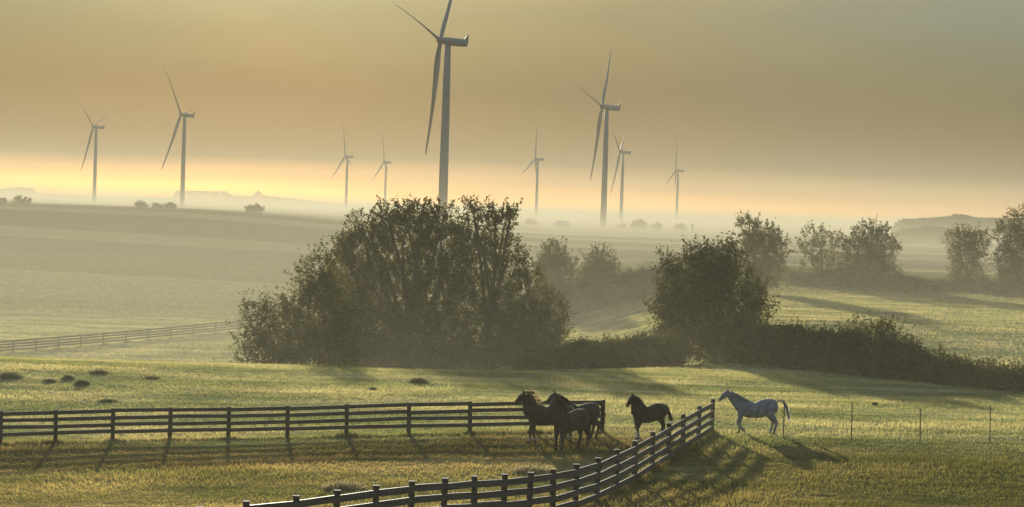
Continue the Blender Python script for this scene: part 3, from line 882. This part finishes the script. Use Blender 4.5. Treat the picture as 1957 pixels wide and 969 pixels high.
# ------------------------------------------------------------------ horses
def coat(name, c, c2, sock=None, sock_z=0.0, rough=0.75):
    m, t, n, l = new_mat(name)
    b = n['Principled BSDF']
    b.inputs['Roughness'].default_value = rough
    b.inputs['Specular IOR Level'].default_value = 0.12
    b.inputs['Sheen Weight'].default_value = 0.08
    tc = n.new('ShaderNodeTexCoord')
    nz = n.new('ShaderNodeTexNoise'); nz.inputs['Scale'].default_value = 4; nz.inputs['Detail'].default_value = 6
    l.new(tc.outputs['Object'], nz.inputs['Vector'])
    r = n.new('ShaderNodeValToRGB'); r.color_ramp.elements[0].position = 0.35; r.color_ramp.elements[1].position = 0.65
    r.color_ramp.elements[0].color = (*c2, 1); r.color_ramp.elements[1].color = (*c, 1)
    l.new(nz.outputs['Fac'], r.inputs[0])
    sp = n.new('ShaderNodeSeparateXYZ'); l.new(tc.outputs['Object'], sp.inputs[0])
    def mask(z0, z1):
        q = n.new('ShaderNodeMapRange'); q.inputs['From Min'].default_value = z0; q.inputs['From Max'].default_value = z1
        l.new(sp.outputs['Z'], q.inputs['Value']); return q.outputs[0]
    def over(fac, a, colr):
        x = n.new('ShaderNodeMixRGB'); l.new(fac, x.inputs[0]); x.inputs[1].default_value = (*colr, 1); l.new(a, x.inputs[2]); return x.outputs[0]
    out = r.outputs[0]
    if sock:
        out = over(mask(sock_z - 0.06, sock_z + 0.02), out, sock)
    out = over(mask(0.07, 0.085), out, (0.03, 0.027, 0.022))
    l.new(out, b.inputs['Base Color'])
    return m

def strands(root, name, A, Bv, n, width, mat, seed, sway=0.05):
    """hair: ribbons of three quads from root points A to tips Bv (arrays)"""
    rs = np.random.RandomState(seed)
    i = rs.uniform(0, len(A) - 1, n); k = np.floor(i).astype(int); fr = (i - k)[:, None]
    a = A[k] * (1 - fr) + A[np.minimum(k + 1, len(A) - 1)] * fr + rs.normal(0, 0.012, (n, 3))
    b = Bv[k] * (1 - fr) + Bv[np.minimum(k + 1, len(A) - 1)] * fr + rs.normal(0, sway, (n, 3))
    mid = (a * .55 + b * .45) + np.array([0, 0, 0.05]) + rs.normal(0, 0.015, (n, 3))
    d = rs.normal(size=(n, 3)); d[:, 2] *= 0.3; d /= np.linalg.norm(d, axis=1, keepdims=True); d *= width
    Q = np.concatenate([np.stack([a - d, a + d, mid + d, mid - d], 1), np.stack([mid - d, mid + d, b + d * .15, b - d * .15], 1)])
    return fast_mesh(name, Q.reshape(-1, 3), 4, mat, root)

def horse(label, px, py, heading, mat, hair, pose, scale=1.0, group=None, sit=0.0):
    """pose: poll, muzzle, neck points and legs, in metres; +X is where the horse faces"""
    p = hit(px, py, 0.0)
    root = tag(empty('horse', p - [0, 0, sit], heading), label, 'horse', group)
    root.scale = (scale,) * 3
    v, f = [], []
    W = pose.get('withers', 1.50); K = pose.get('croup', 1.52); low = pose.get('belly', 0.64)
    def torso(x, top, bot, w):
        return ((x, 0, (top + bot) / 2), ((top - bot) / 2, w))
    TT = [torso(-0.90, K - .22, K - .46, .09), torso(-0.84, K - .08, K - .62, .20), torso(-0.68, K - .01, K - .68, .27), torso(-0.45, K, low + .16, .29),
          torso(-0.2, K - .07, low + .05, .29), torso(0.1, W - .12, low, .30), torso(0.35, W - .02, low, .27), torso(0.55, W - .02, low + .04, .23),
          torso(0.72, W - .14, low + .12, .20), torso(0.86, W - .32, low + .24, .13)]
    tube(v, f, [a for a, b in TT], [b for a, b in TT], 16)
    poll, muz = Vector(pose['poll']), Vector(pose['muzzle'])
    n0, n1 = Vector((0.52, 0, W - .34)), Vector((0.72, 0, W - .22))
    nm = n1.lerp(poll, 0.5) + Vector(pose.get('arch', (0, 0, 0.03)))
    ne = poll + Vector((-0.06, 0, -0.06))
    tube(v, f, [n0, n1, nm, ne], [(.37, .20), (.34, .17), (.25, .125), (.155, .095)], 12)
    hd = (muz - poll)
    tube(v, f, [poll + hd * -0.08, poll + hd * .10 + Vector((0, 0, -.03)), poll + hd * .35 + Vector((0, 0, -.02)), poll + hd * .7, poll + hd * .92, muz],
         [(.08, .06), (.125, .095), (.135, .09), (.085, .06), (.075, .058), (.045, .045)], 10)
    # legs: lists of (x, z); thickness per joint
    for side, key in ((1, 'fore_a'), (-1, 'fore_b')):
        L = pose[key]; y = 0.14 * side
        tube(v, f, [(L[0][0], y, L[0][1] + .25), (L[0][0], y, L[0][1]), (L[1][0], y, L[1][1]), ((L[1][0] + L[2][0]) / 2, y, (L[1][1] + L[2][1]) / 2), (L[2][0], y, L[2][1]),
                    (L[3][0] - .01, y, L[3][1] + .10), (L[3][0], y, L[3][1] + .05), (L[3][0] + .02, y, L[3][1])],
             [.15, .13, .072, .050, .060, .050, .072, .078], 10)
    for side, key in ((1, 'hind_a'), (-1, 'hind_b')):
        L = pose[key]; y = 0.15 * side
        tube(v, f, [(L[0][0] - .08, y, L[0][1] + .32), (L[0][0], y, L[0][1] + .02), ((L[0][0] + L[1][0]) / 2 - .02, y, (L[0][1] + L[1][1]) / 2 + .02), (L[1][0], y, L[1][1]),
                    ((L[1][0] + L[2][0]) / 2, y, (L[1][1] + L[2][1]) / 2), (L[2][0], y, L[2][1]), (L[3][0] - .01, y, L[3][1] + .10), (L[3][0], y, L[3][1] + .05), (L[3][0] + .02, y, L[3][1])],
             [(.25, .15), (.22, .14), .125, .078, .054, .060, .050, .072, .078], 10)
    # ears
    side = hd.cross(Vector((0, 0, 1))).normalized()
    for s in (1, -1):
        e0 = poll + side * (.055 * s) + Vector((0, 0, .02))
        tube(v, f, [e0, e0 + Vector((.01, .01 * s, .10)), e0 + Vector((.02, .02 * s, .17))], [.035, .032, .006], 6)
    me = bpy.data.meshes.new('body')
    me.from_pydata([tuple(q) for q in v], [], f)
    tmp = bpy.data.objects.new('tmp', me); col.objects.link(tmp)
    rm = tmp.modifiers.new('r', 'REMESH'); rm.mode = 'VOXEL'; rm.voxel_size = 0.022
    sm_ = tmp.modifiers.new('s', 'SMOOTH'); sm_.factor = 0.5; sm_.iterations = 4
    dg = bpy.context.evaluated_depsgraph_get()
    body = bpy.data.meshes.new_from_object(tmp.evaluated_get(dg))
    bpy.data.objects.remove(tmp)
    body.name = 'body'
    body.materials.clear(); body.materials.append(mat)
    body.polygons.foreach_set('use_smooth', [True] * len(body.polygons))
    bo = bpy.data.objects.new('body', body); col.objects.link(bo); bo.parent = root
    # mane and tail
    crest = [poll + Vector((0.04, 0, .05)), poll.lerp(nm, .5) + Vector((-.04, 0, .10)), nm + Vector((-.06, 0, .17)), nm.lerp(Vector((.42, 0, W - .02)), .55) + Vector((-.02, 0, .11)), Vector((.44, 0, W + .0))]
    crest = np.array([list(c) for c in crest])
    drop_ = np.array(pose.get('mane', (-0.10, 0.10, -0.20)))
    strands(root, 'mane', crest, crest + drop_ * np.array([[.6], [1], [1.1], [1], [.7]]), 260, 0.016, hair, 3, 0.045)
    tl = pose.get('tail', [(-.88, K - .12), (-1.02, K - .22), (-1.05, K - .6), (-1.03, K - 1.0)])
    v, f = [], []
    tube(v, f, [(x, 0, z) for x, z in tl], [.055, .06, .075, .03][:len(tl)], 8)
    to = mesh_obj('tail', v, f, hair, root, smooth=True)
    TA = np.array([(x, 0, z) for x, z in tl]); TB = np.vstack([TA[1:], TA[-1:] + (TA[-1] - TA[-2]) * .5])
    TB = TB + (TB - TA) * 0.25
    strands(to, 'hair', TA[1:], TB[1:], 170, 0.014, hair, 9, 0.05)
    return root

M_GREY = coat('grey_coat', (0.36, 0.34, 0.315), (0.20, 0.19, 0.18))
M_BLACK = coat('black_coat', (0.022, 0.020, 0.018), (0.012, 0.011, 0.011), (0.50, 0.47, 0.40), 0.34)
M_BAY = coat('bay_coat', (0.085, 0.054, 0.038), (0.055, 0.036, 0.027), (0.40, 0.36, 0.30), 0.22)
M_DBAY = coat('dark_bay_coat', (0.060, 0.044, 0.035), (0.038, 0.029, 0.024))
M_BROWN = coat('brown_coat', (0.075, 0.050, 0.037), (0.050, 0.034, 0.026))
def hair_mat(name, c, tr=0.4):
    return leafy(name, tuple(x * .8 for x in c), c, tr, 6.0)
H_PALE = hair_mat('pale_hair', (0.50, 0.47, 0.40), 0.5)
H_GREYBROWN = hair_mat('brown_grey_tail_hair', (0.20, 0.15, 0.11), 0.5)
H_BLACK = hair_mat('black_hair', (0.03, 0.025, 0.022), 0.3)
H_FLAXEN = hair_mat('flaxen_hair', (0.62, 0.50, 0.28), 0.6)

stand = dict(fore_a=[(.62, .80), (.64, .44), (.62, .14), (.66, 0)], fore_b=[(.62, .80), (.66, .44), (.65, .14), (.69, 0)],
             hind_a=[(-.50, .90), (-.84, .52), (-.76, .14), (-.72, 0)], hind_b=[(-.48, .90), (-.74, .52), (-.64, .14), (-.60, 0)])
walk = dict(fore_a=[(.62, .80), (.78, .46), (.76, .16), (.82, 0.0)], fore_b=[(.60, .80), (.56, .44), (.46, .14), (.46, 0)],
            hind_a=[(-.46, .90), (-.66, .52), (-.50, .14), (-.46, 0)], hind_b=[(-.54, .90), (-.98, .54), (-1.0, .16), (-.98, 0)])
horse('dapple grey horse sniffing over the top of the curving fence, one foreleg lifted, tail raised', 1446, 829, rad(182), M_GREY, H_PALE,
      dict(stand, poll=(1.36, 0, 1.80), muzzle=(1.72, 0, 1.40), withers=1.47, croup=1.57, belly=0.68, arch=(0, 0, .02), mane=(-.06, .12, -.16),
           fore_a=[(.74, .80), (.86, .46), (.66, .20), (.60, .10)], fore_b=[(.72, .80), (.74, .44), (.74, .14), (.77, 0)],
           tail=[(-.88, 1.48), (-1.10, 1.50), (-1.27, 1.22), (-1.36, .85)]), 0.98)
horse('nearly black horse with pale lower legs walking alone between the two fences', 1240, 838, rad(218), M_BLACK, H_BLACK,
      dict(walk, poll=(.98, 0, 1.80), muzzle=(1.32, 0, 1.38), withers=1.46, croup=1.50, belly=0.66, arch=(-.02, 0, .10), mane=(-.10, .14, -.26),
           tail=[(-.90, 1.36), (-1.02, 1.26), (-1.12, .98), (-1.2, .80)]), 0.98)
G = 'horses bunched at the end of the straight fence'
horse('bay horse with a tossed flaxen mane, head leftmost of the bunch at the fence end', 1046, 846, rad(200), M_BAY, H_FLAXEN,
      dict(walk, poll=(1.02, 0, 1.86), muzzle=(1.40, 0, 1.46), arch=(-.02, 0, .12), mane=(-.24, .06, .06)), 1.06, G)
horse('big brown horse in front of the bunch, turned towards the curving fence', 1090, 858, rad(226), M_BROWN, H_BLACK,
      dict(stand, poll=(.98, 0, 1.88), muzzle=(1.30, 0, 1.42), arch=(-.04, 0, .16), mane=(-.12, .12, -.22)), 1.04, G)
horse('dark horse at the back of the bunch, its rump against the fence end post', 1106, 838, rad(200), M_DBAY, H_BLACK,
      dict(stand, poll=(1.16, 0, 1.86), muzzle=(1.52, 0, 1.50), arch=(0, 0, .06), mane=(-.10, .12, -.18),
           tail=[(-.88, 1.46), (-1.04, 1.38), (-1.10, 1.0), (-1.08, .66)]), 0.98, G)

# ------------------------------------------------------------------ tussocks in the meadow
def tussock(px, py, wpx, hpx, label, seed, mat=None, name='grass_tussock', cat='tussock', pale=False):
    rs = np.random.RandomState(seed)
    mat = mat or M_TUSS
    p = hit(px, py, 0.0)
    s = p[1] / F
    W2, H = wpx * s / 2, max(hpx * s * 0.9, 0.16)
    n = int(300 + 1100 * W2)
    x = rs.normal(0, 0.42, n) * W2; y = rs.normal(0, 0.42, n) * min(W2, 1.2)
    z = terrain(p[0] + x, p[1] + y) - p[2]
    h = H * rs.uniform(.5, 1.1, n) * np.exp(-0.6 * (x / W2) ** 2)
    a = rs.uniform(0, 6.28, n); w_ = rs.uniform(.02, .045, n)
    lx, ly = rs.normal(0, .35, n) * h + x * .25 , rs.normal(0, .35, n) * h
    P = np.stack([np.stack([x - np.cos(a) * w_, y - np.sin(a) * w_, z], 1), np.stack([x + np.cos(a) * w_, y + np.sin(a) * w_, z], 1),
                  np.stack([x + lx, y + ly, z + h], 1)], 1).reshape(-1, 3)
    o = fast_mesh(name, P, 3, mat)
    o.location = tuple(p)
    tag(o, label, cat, None if pale else 'dark tussocks in the left pasture')
M_TUSS = leafy('tussock_grass', (0.11, 0.12, 0.06), (0.17, 0.175, 0.085), 0.4, 2.0)
M_STRAW = leafy('dry_grass', (0.24, 0.19, 0.09), (0.40, 0.33, 0.17), 0.5, 2.0)
for i, (px, py, wp, hp, lab) in enumerate([
        (15, 722, 50, 13, 'broad dark weed patch at the left edge above the straight fence'),
        (95, 730, 22, 7, 'small dark tussock left of the pair in the left pasture'),
        (130, 725, 20, 10, 'small dark tussock in the left pasture, left one of a close pair'),
        (157, 736, 26, 13, 'largest dark tussock of the close pair in the left pasture'),
        (190, 714, 34, 8, 'long flat dark tussock above the close pair in the left pasture'),
        (291, 724, 32, 6, 'long flat tussock in the middle of the left pasture'),
        (206, 768, 34, 5, 'flat tussock just above the top rail of the straight fence'),
        (800, 732, 34, 12, 'dark tussock inside the shadow of the big thicket'),
        (712, 746, 18, 7, 'small tussock at the lower left edge of the thicket shadow'),
        (1672, 776, 7, 9, 'tiny upright weed right of the first open metal post')]):
    tussock(px, py, wp, hp, lab, 80 + i)
for i, (px, py, wp, hp, lab) in enumerate([
        (655, 934, 78, 16, 'pale tuft of dry grass just above the curving fence'),
        (1015, 903, 80, 14, 'pale dry grass behind the bend of the curving fence')]):
    tussock(px, py, wp, hp, lab, 95 + i, M_STRAW, 'dry_grass_tuft', 'dry grass', True)
